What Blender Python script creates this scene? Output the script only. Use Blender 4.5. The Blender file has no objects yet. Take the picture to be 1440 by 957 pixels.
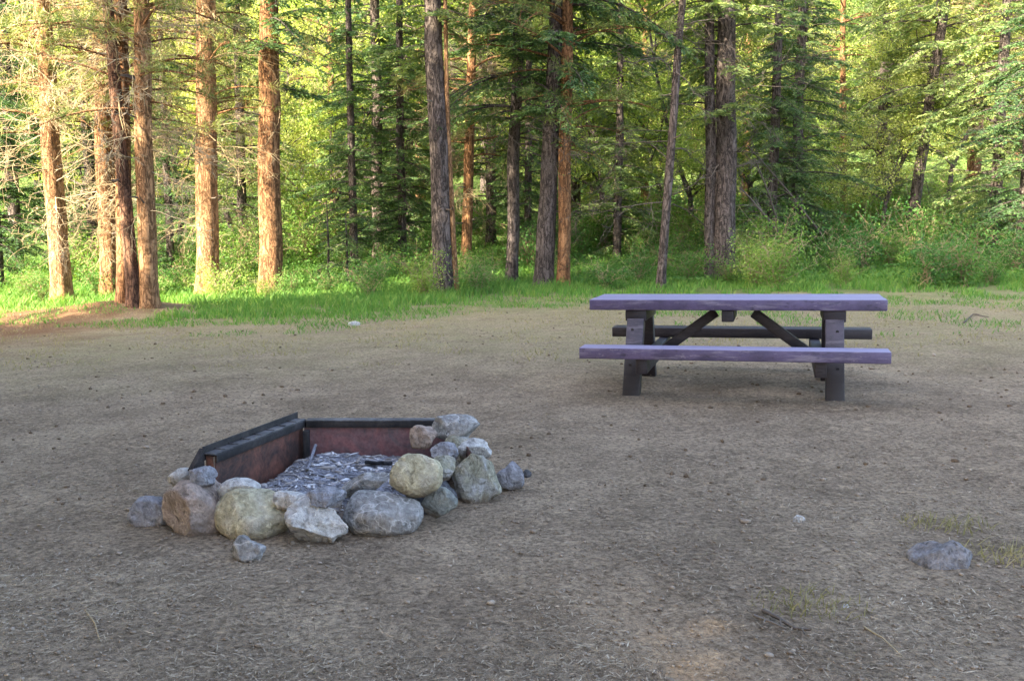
import bpy, math, random
import numpy as np
from mathutils import Vector, Matrix, noise as mn

random.seed(7)
RNG = np.random.default_rng(7)
scn = bpy.context.scene
col = scn.collection
PI = math.pi
R = math.radians

# ------------------------------------------------------------------ camera
CAMZ = 1.433; F = 1354.6; PITCH = R(6.978)
def ray(px, py):
    u = (px-720)/F; v = -(py-478.5)/F
    c, s = math.cos(PITCH), math.sin(PITCH)
    return Vector((u, c + v*s, v*c - s))
def at(px, py, y):                     # point on the sight line at distance y
    r = ray(px, py); return Vector((0,0,CAMZ)) + r*(y/r.y)
def on_z(px, py, z):
    r = ray(px, py); return Vector((0,0,CAMZ)) + r*((z-CAMZ)/r.z)
def sstep(a, b, x):
    t = min(max((x-a)/(b-a), 0), 1); return t*t*(3-2*t)
def g(x, y):
    """height of the ground"""
    z = .0202*(max(min(x, 14), -14)-1.96)
    if y > 19:
        d = y-19
        z += .006*d*d if d < 9 else .486 + .108*(d-9) + .0042*(d-9)**2
    z += .03*mn.noise((x*.35, y*.35, 0)) + .012*mn.noise((x*1.1, y*1.1, 3))
    if y > 20: z += .25*sstep(20, 30, y)*mn.noise((x*.15, y*.15, 9))
    # low mound of litter round the left tree group
    z += .24*math.exp(-(((x+7.1)/1.3)**2 + ((y-17.3)/1.0)**2))
    return z
def on_g(px, py):
    r = ray(px, py); o = Vector((0,0,CAMZ)); t = 1.5
    while t < 120:
        p = o + r*t
        if p.z < g(p.x, p.y): return p
        t += .04
    return o + r*60

# sun: low, from behind the camera on the left
SA, SE = R(50), R(32)
SUN = Vector((-math.sin(SA)*math.cos(SE), -math.cos(SA)*math.cos(SE), math.sin(SE)))
EU = (math.cos(SA), -math.sin(SA)); EW = (-math.sin(SA), -math.cos(SA))

# ------------------------------------------------------------------ materials
def mat(name):
    m = bpy.data.materials.new(name); m.use_nodes = True
    nt = m.node_tree; nt.nodes.clear()
    out = nt.nodes.new('ShaderNodeOutputMaterial')
    return m, nt, out
def N(nt, t, **k):
    n = nt.nodes.new(t)
    for a, b in k.items():
        if a.startswith('i_'): n.inputs[a[2:].replace('_', ' ')].default_value = b
        else: setattr(n, a, b)
    return n
def ramp(nt, fac, stops, interp='LINEAR'):
    r = nt.nodes.new('ShaderNodeValToRGB'); r.color_ramp.interpolation = interp
    e = r.color_ramp.elements
    while len(e) < len(stops): e.new(.5)
    for q, (p, c) in zip(e, stops): q.position = p; q.color = (*c, 1) if len(c) == 3 else c
    nt.links.new(fac, r.inputs['Fac']); return r.outputs['Color']
def noise(nt, scale, detail=4, rough=.6, vec=None, dist=0, out='Fac'):
    n = N(nt, 'ShaderNodeTexNoise'); n.inputs['Scale'].default_value = scale
    n.inputs['Detail'].default_value = detail; n.inputs['Roughness'].default_value = rough
    n.inputs['Distortion'].default_value = dist
    if vec is not None: nt.links.new(vec, n.inputs['Vector'])
    return n.outputs[out]
def mixc(nt, fac, a, b, mode='MIX'):
    m = nt.nodes.new('ShaderNodeMix'); m.data_type = 'RGBA'; m.blend_type = mode
    for i, v in ((0, fac), (6, a), (7, b)):
        if isinstance(v, (int, float)): m.inputs[i].default_value = v
        elif isinstance(v, tuple): m.inputs[i].default_value = (*v, 1)
        else: nt.links.new(v, m.inputs[i])
    return m.outputs[2]
def math_(nt, op, a, b=0.0, c=None):
    m = nt.nodes.new('ShaderNodeMath'); m.operation = op
    for i, v in enumerate((a, b) if c is None else (a, b, c)):
        if isinstance(v, (int, float)): m.inputs[i].default_value = v
        else: nt.links.new(v, m.inputs[i])
    return m.outputs[0]
def coords(nt, scale=(1,1,1), src='Object'):
    t = nt.nodes.new('ShaderNodeTexCoord'); m = nt.nodes.new('ShaderNodeMapping')
    m.inputs['Scale'].default_value = scale
    nt.links.new(t.outputs[src], m.inputs['Vector']); return m.outputs[0]
def bump(nt, h, strength=.5, dist=.01):
    b = nt.nodes.new('ShaderNodeBump'); b.inputs['Strength'].default_value = strength
    b.inputs['Distance'].default_value = dist; nt.links.new(h, b.inputs['Height']); return b.outputs[0]
def bsdf(nt, out, colr, rough=.8, nrm=None, metal=0, spec=.3):
    b = nt.nodes.new('ShaderNodeBsdfPrincipled')
    if isinstance(colr, tuple): b.inputs['Base Color'].default_value = (*colr, 1)
    else: nt.links.new(colr, b.inputs['Base Color'])
    if isinstance(rough, (int, float)): b.inputs['Roughness'].default_value = rough
    else: nt.links.new(rough, b.inputs['Roughness'])
    b.inputs['Metallic'].default_value = metal
    b.inputs['Specular IOR Level'].default_value = spec
    if nrm is not None: nt.links.new(nrm, b.inputs['Normal'])
    nt.links.new(b.outputs[0], out.inputs['Surface']); return b

def m_leaf(name, stops, trans=.35, rough=.6):
    """foliage: colour differs from spray to spray (tint) and from plant to plant"""
    m, nt, out = mat(name)
    a = N(nt, 'ShaderNodeAttribute', attribute_name='tint')
    oi = nt.nodes.new('ShaderNodeObjectInfo')
    n = noise(nt, .9, 2, vec=coords(nt))
    f = math_(nt, 'ADD', math_(nt, 'MULTIPLY', a.outputs['Fac'], .45), math_(nt, 'MULTIPLY', n, .35))
    f = math_(nt, 'ADD', f, math_(nt, 'MULTIPLY', oi.outputs['Random'], .3))
    c = ramp(nt, f, stops)
    d = nt.nodes.new('ShaderNodeBsdfPrincipled'); nt.links.new(c, d.inputs['Base Color'])
    d.inputs['Roughness'].default_value = rough; d.inputs['Specular IOR Level'].default_value = .25
    t = nt.nodes.new('ShaderNodeBsdfTranslucent')
    nt.links.new(mixc(nt, 1.0, c, (1.0, 1.0, .45), 'MULTIPLY'), t.inputs['Color'])
    mx = nt.nodes.new('ShaderNodeMixShader'); mx.inputs[0].default_value = trans
    nt.links.new(d.outputs[0], mx.inputs[1]); nt.links.new(t.outputs[0], mx.inputs[2])
    nt.links.new(mx.outputs[0], out.inputs['Surface']); return m

M = {}
M['fir'] = m_leaf('fir needles', [(.12, (.038,.09,.05)), (.5, (.10,.185,.065)), (.9, (.38,.44,.16))], .4)
M['pine'] = m_leaf('pine needles', [(.12, (.06,.12,.045)), (.5, (.19,.24,.07)), (.9, (.58,.54,.26))], .35)
M['leafy'] = m_leaf('broad leaves', [(.12, (.07,.17,.05)), (.4, (.22,.33,.075)), (.65, (.44,.50,.13)), (.9, (.75,.70,.36))], .5)
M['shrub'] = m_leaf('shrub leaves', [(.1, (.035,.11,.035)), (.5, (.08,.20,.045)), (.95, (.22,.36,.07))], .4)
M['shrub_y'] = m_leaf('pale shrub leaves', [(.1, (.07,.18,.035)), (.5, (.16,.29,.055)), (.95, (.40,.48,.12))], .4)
M['grass'] = m_leaf('grass blades', [(.1, (.04,.13,.025)), (.55, (.10,.25,.04)), (.95, (.27,.36,.09))], .35)
M['drygrass'] = m_leaf('dry grass', [(.1, (.16,.16,.06)), (.5, (.30,.26,.12)), (.95, (.48,.40,.22))], .3)
M['litter'] = m_leaf('fallen needles', [(.1, (.08,.055,.035)), (.35, (.19,.14,.09)), (.6, (.38,.31,.22)), (.85, (.70,.62,.48))], 0, .9)
M['chips'] = m_leaf('bark chips', [(.1, (.05,.035,.022)), (.9, (.20,.14,.09))], 0, .9)
M['pebble'] = m_leaf('gravel', [(.1, (.15,.115,.085)), (.5, (.27,.215,.16)), (.8, (.38,.32,.25)), (1, (.62,.56,.47))], 0, .85)
M['ashbits'] = m_leaf('ash and charcoal', [(.12, (.03,.03,.037)), (.3, (.12,.12,.14)), (.45, (.28,.28,.31)), (.6,(.30,.26,.23)), (.82, (.72,.71,.73))], 0, .8)
M['deadtwig'] = m_leaf('dead twigs', [(.1, (.10,.07,.04)), (.5, (.28,.21,.12)), (.95, (.54,.46,.30))], 0, .9)
M['greytwig'] = m_leaf('grey dead twigs', [(.1, (.05,.04,.035)), (.5, (.11,.09,.075)), (.95, (.22,.19,.16))], 0, .9)

def m_bark(name, dark, mid, light, plates=1.0):
    m, nt, out = mat(name)
    v1 = coords(nt, (9, 9, 1.7)); v2 = coords(nt, (3, 3, 1.1))
    n1 = noise(nt, 2.2, 6, .7, v1); n2 = noise(nt, .9, 3, .5, v2)
    r1 = math_(nt, 'ABSOLUTE', math_(nt, 'SUBTRACT', noise(nt, 1.5, 5, .62, coords(nt, (8, 8, 1.7)), .9), .5))
    r2 = math_(nt, 'ABSOLUTE', math_(nt, 'SUBTRACT', noise(nt, 1.1, 4, .6, coords(nt, (5, 5, 4.5)), .8), .5))
    c = ramp(nt, n1, [(.25, mid), (.75, light)])
    c = mixc(nt, ramp(nt, n2, [(.35, (0,0,0)), (.7, (.6,.6,.6))]), c, mid)
    crack = mixc(nt, 1.0, ramp(nt, r1, [(.0, (.1,.1,.1)), (.055, (1,1,1))]), ramp(nt, r2, [(.0, (.45,.45,.45)), (.03, (1,1,1))]), 'MULTIPLY')
    c = mixc(nt, crack, dark, c)
    h = math_(nt, 'ADD', math_(nt, 'MULTIPLY', crack, .8), math_(nt, 'MULTIPLY', n1, .5))
    bsdf(nt, out, c, .9, bump(nt, h, .9, .03), spec=.15); return m
M['bark_red'] = m_bark('pine bark', (.055,.028,.015), (.25,.12,.055), (.42,.235,.12))
M['bark_tan'] = m_bark('pale pine bark', (.10,.05,.024), (.31,.17,.082), (.48,.29,.155))
M['bark_grey'] = m_bark('fir bark', (.022,.017,.015), (.10,.078,.068), (.20,.165,.15))
M['bark_dark'] = m_bark('dark brown pine bark', (.02,.012,.009), (.13,.07,.045), (.24,.13,.08))  # darker brown bark of the thin leaning stem

def m_ground():
    m, nt, out = mat('campsite dirt')
    P = coords(nt)
    big = noise(nt, .28, 4, .55, P); med = noise(nt, 1.6, 5, .6, P); fine = noise(nt, 38, 4, .75, P); tiny = noise(nt, 130, 3, .8, P)
    c = ramp(nt, med, [(.3, (.232,.176,.124)), (.7, (.36,.280,.197))])
    sp = ramp(nt, fine, [(.34, (.40,.37,.34)), (.5, (1,1,1)), (.66, (1.6,1.55,1.45))])
    c = mixc(nt, .9, c, sp, 'MULTIPLY')
    c = mixc(nt, .7, c, ramp(nt, tiny, [(.3, (.6,.6,.6)), (.7, (1.35,1.35,1.35))]), 'MULTIPLY')
    c = mixc(nt, .8, c, ramp(nt, noise(nt, .9, 5, .68, P, .6), [(.30, (.74,.73,.71)), (.5, (1,1,1)), (.70, (1.2,1.2,1.18))]), 'MULTIPLY')
    c = mixc(nt, .7, c, ramp(nt, noise(nt, 9, 5, .7, P, .4), [(.32, (.66,.65,.64)), (.5, (1,1,1)), (.68, (1.3,1.3,1.27))]), 'MULTIPLY')
    sep = nt.nodes.new('ShaderNodeSeparateXYZ'); nt.links.new(P, sep.inputs[0])
    y = sep.outputs['Y']; x = sep.outputs['X']
    yy = math_(nt, 'ADD', y, math_(nt, 'MULTIPLY', math_(nt, 'SUBTRACT', big, .5), 6))
    # trodden olive moss and straw between the table and the trees
    a = math_(nt, 'MULTIPLY', ramp(nt, math_(nt, 'MULTIPLY', yy, .05), [(.42, (0,0,0)), (.60, (1,1,1))]), ramp(nt, noise(nt, 2.6, 5, .7, P), [(.32, (.25,.25,.25)), (.6, (1,1,1))]))
    c = mixc(nt, math_(nt, 'MULTIPLY', a, .75), c, ramp(nt, fine, [(.3, (.17,.15,.075)), (.7, (.42,.37,.20))]))
    # reddish needle litter at the left edge
    l = ramp(nt, math_(nt, 'MULTIPLY', math_(nt, 'ADD', x, math_(nt, 'MULTIPLY', med, 3)), -.1), [(.38, (0,0,0)), (.58, (1,1,1))])
    l = math_(nt, 'MULTIPLY', l, ramp(nt, math_(nt, 'MULTIPLY', yy, .05), [(.55, (0,0,0)), (.70, (1,1,1))]))
    c = mixc(nt, l, c, ramp(nt, fine, [(.3, (.10,.055,.03)), (.7, (.25,.15,.08))]))
    # mossy forest floor beyond the edge
    f = ramp(nt, math_(nt, 'MULTIPLY', yy, .05), [(.93, (0,0,0)), (1.0, (1,1,1))])
    c = mixc(nt, f, c, ramp(nt, fine, [(.3, (.045,.075,.02)), (.7, (.14,.20,.05))]))
    fg = ramp(nt, math_(nt, 'MULTIPLY', yy, .05), [(.72, (0,0,0)), (.88, (1,1,1))])
    fg = math_(nt, 'MULTIPLY', fg, ramp(nt, noise(nt, 3.5, 6, .75, P), [(.36, (0,0,0)), (.6, (1,1,1))]))
    fg = math_(nt, 'MULTIPLY', fg, ramp(nt, math_(nt, 'MULTIPLY', x, .1), [(-.0, (0,0,0)), (.1, (1,1,1))]) if 0 else math_(nt, 'GREATER_THAN', x, -5.0))
    c = mixc(nt, math_(nt, 'MULTIPLY', fg, .75), c, ramp(nt, fine, [(.3, (.07,.11,.03)), (.7, (.20,.27,.09))]))
    # warm dapple of sunlight painted into the dirt colour in the front
    tan = math_(nt, 'SUBTRACT', 1.0, math_(nt, 'MULTIPLY', math_(nt, 'ABSOLUTE', math_(nt, 'SUBTRACT', math_(nt, 'ADD', x, math_(nt, 'MULTIPLY', y, .42)), 1.87)), 2.2))
    tan = math_(nt, 'MULTIPLY', math_(nt, 'MAXIMUM', tan, 0.0), ramp(nt, math_(nt, 'MULTIPLY', y, .1), [(.34, (1,1,1)), (.42, (0,0,0))]))
    c = mixc(nt, math_(nt, 'MULTIPLY', tan, .22), c, mixc(nt, .5, (.62,.42,.25), sp, 'MULTIPLY'))
    h = math_(nt, 'ADD', math_(nt, 'MULTIPLY', fine, 1.0), math_(nt, 'MULTIPLY', tiny, .5))
    h = math_(nt, 'ADD', h, math_(nt, 'MULTIPLY', med, 1.5))
    bsdf(nt, out, c, .95, bump(nt, h, 1.0, .03), spec=.1); return m
M['ground'] = m_ground()

def m_rock(name, a, b, blotch, blot=.5, scale=1, veins=False):
    m, nt, out = mat(name)
    P = coords(nt, (1, 1, 1))
    n1 = noise(nt, 9*scale, 6, .65, P, 1.2); n2 = noise(nt, 45, 4, .7, P); n3 = noise(nt, 5, 3, .6, P, .6)
    c = ramp(nt, n1, [(.32, a), (.68, b)])
    c = mixc(nt, ramp(nt, n3, [(.47, (0,0,0)), (.62, (blot,)*3)]), c, blotch)
    c = mixc(nt, .85, c, ramp(nt, n2, [(.3, (.62,.62,.62)), (.7, (1.3,1.3,1.3))]), 'MULTIPLY')
    v = N(nt, 'ShaderNodeTexNoise'); v.inputs['Scale'].default_value = 6; v.inputs['Detail'].default_value = 3
    nt.links.new(P, v.inputs['Vector'])
    vein = ramp(nt, v.outputs['Fac'], [(.485, (0,0,0)), (.5, (.55,.55,.55)), (.515, (0,0,0))])
    if veins: c = mixc(nt, vein, c, tuple(min(1, q*1.6) for q in b))
    n4 = noise(nt, 22, 5, .7, P, .4)       # pits and pale lichen specks
    c = mixc(nt, ramp(nt, n4, [(.60, (0,0,0)), (.66, (.55,.55,.55))]), c, tuple(min(1, q*1.35) for q in b))
    c = mixc(nt, ramp(nt, n4, [(.36, (.75,.75,.75)), (.43, (0,0,0))]), c, tuple(q*.55 for q in a))
    tg = nt.nodes.new('ShaderNodeTexCoord'); sg = nt.nodes.new('ShaderNodeSeparateXYZ'); nt.links.new(tg.outputs['Generated'], sg.inputs[0])
    soil = ramp(nt, math_(nt, 'ADD', sg.outputs['Z'], math_(nt, 'MULTIPLY', math_(nt, 'SUBTRACT', n1, .5), .6)), [(.10, (.85,.85,.85)), (.32, (0,0,0))])
    c = mixc(nt, soil, c, (.13,.098,.07))     # soil splashed and caked on the underside
    h = math_(nt, 'ADD', math_(nt, 'ADD', n1, n4), math_(nt, 'MULTIPLY', n2, .6))
    bsdf(nt, out, c, .9, bump(nt, h, 1.0, .02), spec=.15); return m
RK = dict(
 buried=m_rock('dusty blue grey stone', (.15,.145,.15), (.33,.32,.33), (.21,.185,.16)),
 grey=m_rock('grey stone', (.15,.145,.14), (.38,.37,.355), (.26,.23,.20), veins=True),
 pale=m_rock('pale stone', (.30,.285,.27), (.66,.64,.60), (.33,.30,.25)),
 yellow=m_rock('lichen yellow stone', (.28,.25,.16), (.58,.53,.37), (.42,.39,.32), .75),
 tan=m_rock('pinkish tan stone', (.20,.155,.125), (.43,.335,.275), (.38,.33,.30)),
 blue=m_rock('blue grey stone', (.15,.15,.165), (.35,.35,.38), (.25,.24,.24)),
 green=m_rock('greenish slate', (.15,.16,.15), (.31,.33,.305), (.22,.22,.21)),
 dark=m_rock('dark stone', (.05,.05,.05), (.12,.12,.13), (.09,.09,.09)),
 olive=m_rock('olive grey stone', (.19,.18,.13), (.38,.36,.28), (.40,.40,.42), .7))

def m_paint(name, c1, c2, wear, foot=False, skylit=None):
    m, nt, out = mat(name)
    P = coords(nt, (1.2, 9, 9)); Q = coords(nt)
    n1 = noise(nt, 2.5, 6, .7, P); n2 = noise(nt, 30, 4, .7, P); n3 = noise(nt, 4, 5, .65, Q)
    c = ramp(nt, n3, [(.3, c1), (.7, c2)])
    c = mixc(nt, ramp(nt, n1, [(.52, (0,0,0)), (.66, (.65,.65,.65))]), c, wear)
    n5 = noise(nt, 9, 5, .75, coords(nt, (.8, 3, 3)))
    c = mixc(nt, ramp(nt, n5, [(.34, (.7,.7,.7)), (.42, (0,0,0))]), c, tuple(q*.4 for q in c1))
    c = mixc(nt, ramp(nt, n5, [(.62, (0,0,0)), (.66, (.6,.6,.6))]), c, wear)
    c = mixc(nt, .6, c, ramp(nt, n2, [(.3, (.7,.7,.7)), (.7, (1.25,1.25,1.25))]), 'MULTIPLY')
    if skylit:     # paler lilac sky reflection painted onto the faces that point up
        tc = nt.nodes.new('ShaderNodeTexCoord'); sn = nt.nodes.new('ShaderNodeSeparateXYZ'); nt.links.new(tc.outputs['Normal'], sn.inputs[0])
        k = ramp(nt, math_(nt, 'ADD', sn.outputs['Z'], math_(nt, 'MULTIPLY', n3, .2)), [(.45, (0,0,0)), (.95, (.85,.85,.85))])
        c = mixc(nt, k, c, mixc(nt, n1, skylit, tuple(q*.8 for q in skylit)))
    if foot:      # damp stain and the bench's shade, both painted dark on the lower legs
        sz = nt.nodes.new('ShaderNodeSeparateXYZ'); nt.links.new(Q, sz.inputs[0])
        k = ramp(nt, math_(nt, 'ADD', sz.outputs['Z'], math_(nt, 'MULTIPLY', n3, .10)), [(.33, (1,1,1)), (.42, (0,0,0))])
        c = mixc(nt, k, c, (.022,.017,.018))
    bsdf(nt, out, c, ramp(nt, n1, [(.3, (.42,)*3), (.8, (.75,)*3)]), bump(nt, math_(nt, 'ADD', n1, n2), .5, .004), spec=.45); return m
M['paint'] = m_paint('purple brown paint', (.058,.045,.090), (.135,.104,.205), (.27,.235,.30), skylit=(.29,.26,.38))
M['paint_shade'] = m_paint('shaded table paint', (.014,.011,.014), (.030,.023,.030), (.06,.05,.055))  # table paint darkened for the shade on rear and underside parts
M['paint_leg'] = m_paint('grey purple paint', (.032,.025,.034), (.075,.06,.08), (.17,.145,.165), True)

def m_steel(name, base, rust, lo, hi):
    m, nt, out = mat(name)
    P = coords(nt); n1 = noise(nt, 5, 6, .7, P, .8); n2 = noise(nt, 30, 4, .7, P)
    c = mixc(nt, ramp(nt, n1, [(lo, (0,0,0)), (hi, (1,1,1))]), base, rust)
    c = mixc(nt, .8, c, ramp(nt, n2, [(.3, (.6,.6,.6)), (.7, (1.35,1.35,1.35))]), 'MULTIPLY')
    bsdf(nt, out, c, .72, bump(nt, math_(nt, 'ADD', n1, n2), .5, .004), metal=.15, spec=.35); return m
M['steel'] = m_steel('sooty steel', (.016,.015,.016), (.05,.043,.042), .4, .65)
M['steel_ledge'] = m_steel('worn steel ledge', (.06,.058,.06), (.15,.14,.14), .4, .65)
M['rust'] = m_steel('rusted steel', (.13,.10,.105), (.27,.11,.105), .35, .65)
M['rust2'] = m_steel('sooty rust', (.045,.028,.024), (.17,.068,.045), .40, .66)
M['ash'] = m_rock('grey ash', (.13,.13,.15), (.33,.33,.37), (.20,.19,.19), .6)
M['charcoal'] = m_rock('charred wood', (.012,.012,.013), (.05,.05,.055), (.12,.12,.13), .4)

# ------------------------------------------------------------------ mesh helpers
class MB:
    def __init__(s): s.v = []; s.f = []; s.t = []; s.n = 0
    def add(s, V, Fc, tint=None):
        V = np.asarray(V, float).reshape(-1, 3); 
        Fc = np.asarray(Fc, int)
        s.v.append(V); s.f.append(Fc + s.n); s.n += len(V)
        if tint is None: tint = np.full(len(Fc), .5)
        s.t.append(np.broadcast_to(np.asarray(tint, float), (len(Fc),)))
    def leaves(s, P, D, L, W, tint, up=None, cup=0.0):
        """diamond shaped sprays from P along D"""
        P = np.asarray(P); D = np.asarray(D); n = len(P)
        if n == 0: return
        D = D/np.maximum(np.linalg.norm(D, axis=1, keepdims=True), 1e-6)
        if up is None: up = RNG.normal(size=(n, 3)); up[:, 2] += 1.2
        S = np.cross(D, up); S /= np.maximum(np.linalg.norm(S, axis=1, keepdims=True), 1e-6)
        L = np.broadcast_to(L, (n,))[:, None]; W = np.broadcast_to(W, (n,))[:, None]
        V = np.stack([P, P+D*L*.45+S*W*.5, P+D*L, P+D*L*.45-S*W*.5], 1)
        s.add(V.reshape(-1, 3), np.arange(n*4).reshape(-1, 4), tint)
    def tube(s, pts, rad, sides=5, tint=.5, jit=0):
        pts = np.asarray(pts, float); k = len(pts)
        T = np.gradient(pts, axis=0); T /= np.maximum(np.linalg.norm(T, axis=1, keepdims=True), 1e-6)
        ref = np.array([0, 0, 1.]) if abs(T[0][2]) < .8 else np.array([1., 0, 0])
        A = np.cross(T, ref); A /= np.maximum(np.linalg.norm(A, axis=1, keepdims=True), 1e-6); B = np.cross(T, A)
        th = np.arange(sides)*2*PI/sides
        rad = np.asarray(rad)[:, None, None]
        V = pts[:, None, :] + rad*(np.cos(th)[None, :, None]*A[:, None, :] + np.sin(th)[None, :, None]*B[:, None, :])
        i = np.arange(k-1)[:, None]*sides; j = np.arange(sides)[None, :]; j2 = (j+1) % sides
        Fc = np.stack([i+j, i+j2, i+sides+j2, i+sides+j], -1).reshape(-1, 4)
        s.add(V.reshape(-1, 3), Fc, tint)
    def build(s, name, m, parent=None, smooth=False, link=True):
        V = np.concatenate(s.v); me = bpy.data.meshes.new(name)
        me.vertices.add(len(V)); me.vertices.foreach_set('co', V.ravel())
        sizes = np.concatenate([np.full(len(f), f.shape[1]) for f in s.f if len(f)])
        idx = np.concatenate([f.ravel() for f in s.f if len(f)])
        me.loops.add(len(idx)); me.loops.foreach_set('vertex_index', idx)
        me.polygons.add(len(sizes)); st = np.concatenate([[0], np.cumsum(sizes)[:-1]])
        me.polygons.foreach_set('loop_start', st); me.polygons.foreach_set('loop_total', sizes)
        if smooth: me.polygons.foreach_set('use_smooth', np.ones(len(sizes), bool))
        me.update(calc_edges=True)
        a = me.attributes.new('tint', 'FLOAT', 'FACE'); a.data.foreach_set('value', np.concatenate(s.t))
        me.materials.append(m)
        if not link: return me
        return link_mesh(name, me, parent)
def link_mesh(name, me, parent=None):
    o = bpy.data.objects.new(name, me); col.objects.link(o)
    if parent: o.parent = parent
    return o
def tag(o, label=None, cat=None, group=None, kind=None):
    if label: o['label'] = label
    if cat: o['category'] = cat
    if group: o['group'] = group
    if kind: o['kind'] = kind
    return o
def empty(name, loc=(0,0,0), rot=(0,0,0)):
    o = bpy.data.objects.new(name, None); col.objects.link(o); o.location = loc; o.rotation_euler = rot
    o.empty_display_size = .2; return o

def bevel_obj(o, w=.006, seg=2):
    b = o.modifiers.new('bevel', 'BEVEL'); b.width = w; b.segments = seg; b.limit_method = 'ANGLE'
def boxes(name, specs, m, parent, bev=.006):
    """specs: list of (8 corner points)"""
    mb = MB()
    for c in specs:
        mb.add(c, [(0,3,2,1), (4,5,6,7), (0,1,5,4), (1,2,6,5), (2,3,7,6), (3,0,4,7)])
    o = mb.build(name, m, parent); bevel_obj(o, bev); return o
def cuboid(x0, x1, y0, y1, z0, z1):
    return [(x0,y0,z0), (x1,y0,z0), (x1,y1,z0), (x0,y1,z0), (x0,y0,z1), (x1,y0,z1), (x1,y1,z1), (x0,y1,z1)]
def beam(a, b, w, h, side=(1,0,0)):
    """bar from a to b, w across 'side', h across the third axis"""
    a, b, s = Vector(a), Vector(b), Vector(side).normalized()
    d = (b-a).normalized(); n = d.cross(s).normalized()
    q = []
    for p in (a, b):
        q += [p - s*w/2 - n*h/2, p + s*w/2 - n*h/2, p + s*w/2 + n*h/2, p - s*w/2 + n*h/2]
    return [tuple(v) for v in q]

# ------------------------------------------------------------------ ground, sky
def build_ground():
    xs = np.unique(np.concatenate([np.linspace(-120, -30, 10), np.linspace(-30, -9, 43), np.linspace(-9, 9, 181), np.linspace(9, 30, 43), np.linspace(30, 120, 10)]))
    ys = np.unique(np.concatenate([np.linspace(-90, -5, 12), np.linspace(-5, 0, 11), np.linspace(0, 12, 121), np.linspace(12, 40, 113), np.linspace(40, 130, 60)]))
    V = []
    for y in ys:
        for x in xs: V.append((x, y, g(x, min(y, 105)) + (.006*mn.noise((x*4, y*4, 1)) if y < 14 and abs(x) < 9 else 0)))
    nx, ny = len(xs), len(ys)
    i = np.arange(ny-1)[:, None]*nx; j = np.arange(nx-1)[None, :]
    Fc = np.stack([i+j, i+j+1, i+nx+j+1, i+nx+j], -1).reshape(-1, 4)
    mb = MB(); mb.add(V, Fc); o = mb.build('ground', M['ground'], smooth=True); tag(o, kind='structure')
build_ground()

# ------------------------------------------------------------------ picnic table
def picnic_table():
    t = empty('picnic_table', (1.9593, 8.3963, 0), (0, -.0202, -.2715))
    tag(t, 'purple brown picnic table with two attached benches standing on the bare dirt clearing', 'picnic table')
    L, W, T, B, th, Lb, bw, bo = 2.44, .702, .7911, .4393, .092, 2.40, .229, .915
    pw = W/3
    boxes('tabletop', [cuboid(-L/2+e, L/2-e, -W/2+k*pw+.003*(k>0), -W/2+(k+1)*pw-.003*(k<2), T-th, T-.001*k) for k, e in ((0, 0), (1, .004), (2, .001))], M['paint'], t, .008)
    for s in (-1, 1):
        boxes('bench', [cuboid(-Lb/2, Lb/2, min(s*bo, s*(bo-bw)), max(s*bo, s*(bo-bw)), B-th, B)], M['paint'] if s < 0 else M['paint_shade'], t, .008)
    lx = .8174
    for sx in (-1, 1):
        for fy, ty_ in ((-.61, -.30), (.50, .28)):
            a = Vector((sx*lx, fy, -.03)); b = Vector((sx*lx, ty_, T-th-.092))
            o = boxes('leg', [beam(a, b, .145, .10)], M['paint_leg'] if fy < 0 else M['paint_shade'], t)
            # bolt heads on the face of the leg
            if fy < 0:
                for fz in (.45, .90):
                    mb = MB(); p = a.lerp(b, fz) + Vector((sx*.02, -.052, -.01))
                    mb.tube([p, p+Vector((0, -.012, 0))], [.013, .013], 8)
                    mb.tube([p+Vector((0, -.012, 0)), p+Vector((0, -.0125, 0))], [.013, .001], 8)
                    mb.build('bolt', M['steel'], o)
        xi = sx*(lx-.122)
        boxes('bench_support', [cuboid(xi-.045, xi+.045, -bo+.05, bo-.05, B-th-.125, B-th-.002)], M['paint_shade'], t)
        boxes('top_support', [cuboid(sx*lx-.09, sx*lx+.09, -.33, .33, T-th-.095, T-th-.003)], M['paint_shade'], t)
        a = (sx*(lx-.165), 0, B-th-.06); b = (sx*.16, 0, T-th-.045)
        boxes('brace', [beam(a, b, .09, .085, (0, 1, 0))], M['paint_shade'], t)
    boxes('centre_support', [cuboid(-.09, .01, -.33, .33, T-th-.10, T-th-.003)], M['paint_shade'], t)
picnic_table()

# ------------------------------------------------------------------ rocks
def ico(sub=4):
    import bmesh
    bm = bmesh.new(); bmesh.ops.create_icosphere(bm, subdivisions=sub, radius=1)
    V = np.array([v.co[:] for v in bm.verts]); Fc = np.array([[v.index for v in f.verts] for f in bm.faces]); bm.free(); return V, Fc
ICO4 = ico(5); ICO1 = ico(1)
def rock_mesh(seed, size, cuts=5, rough=.10, soft=.0):
    rnd = random.Random(seed); V, Fc = ICO4; V = V.copy()
    # facets: clip the ball with random planes
    for k in range(cuts):
        n = np.array([rnd.gauss(0, 1), rnd.gauss(0, 1), rnd.gauss(0, .8)]); n /= np.linalg.norm(n)
        d = rnd.uniform(.52, .86); e = V@n - d; V = V - np.outer(np.where(e > 0, e*(1-soft), 0), n)
    V /= np.abs(V).max(0)
    off = Vector((seed*3.7, seed*1.3, 0))
    dsp = np.array([1.5*rough*mn.noise(Vector(v)*1.3+off) + rough*.7*mn.noise(Vector(v)*2.8+off) + rough*.28*mn.noise(Vector(v)*7+off) + rough*.12*mn.noise(Vector(v)*16+off) for v in V])
    V = V*(1+dsp)[:, None]; V /= np.abs(V).max(0)
    mb = MB(); mb.add(V*np.array(size)*.5, Fc); return mb
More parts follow.
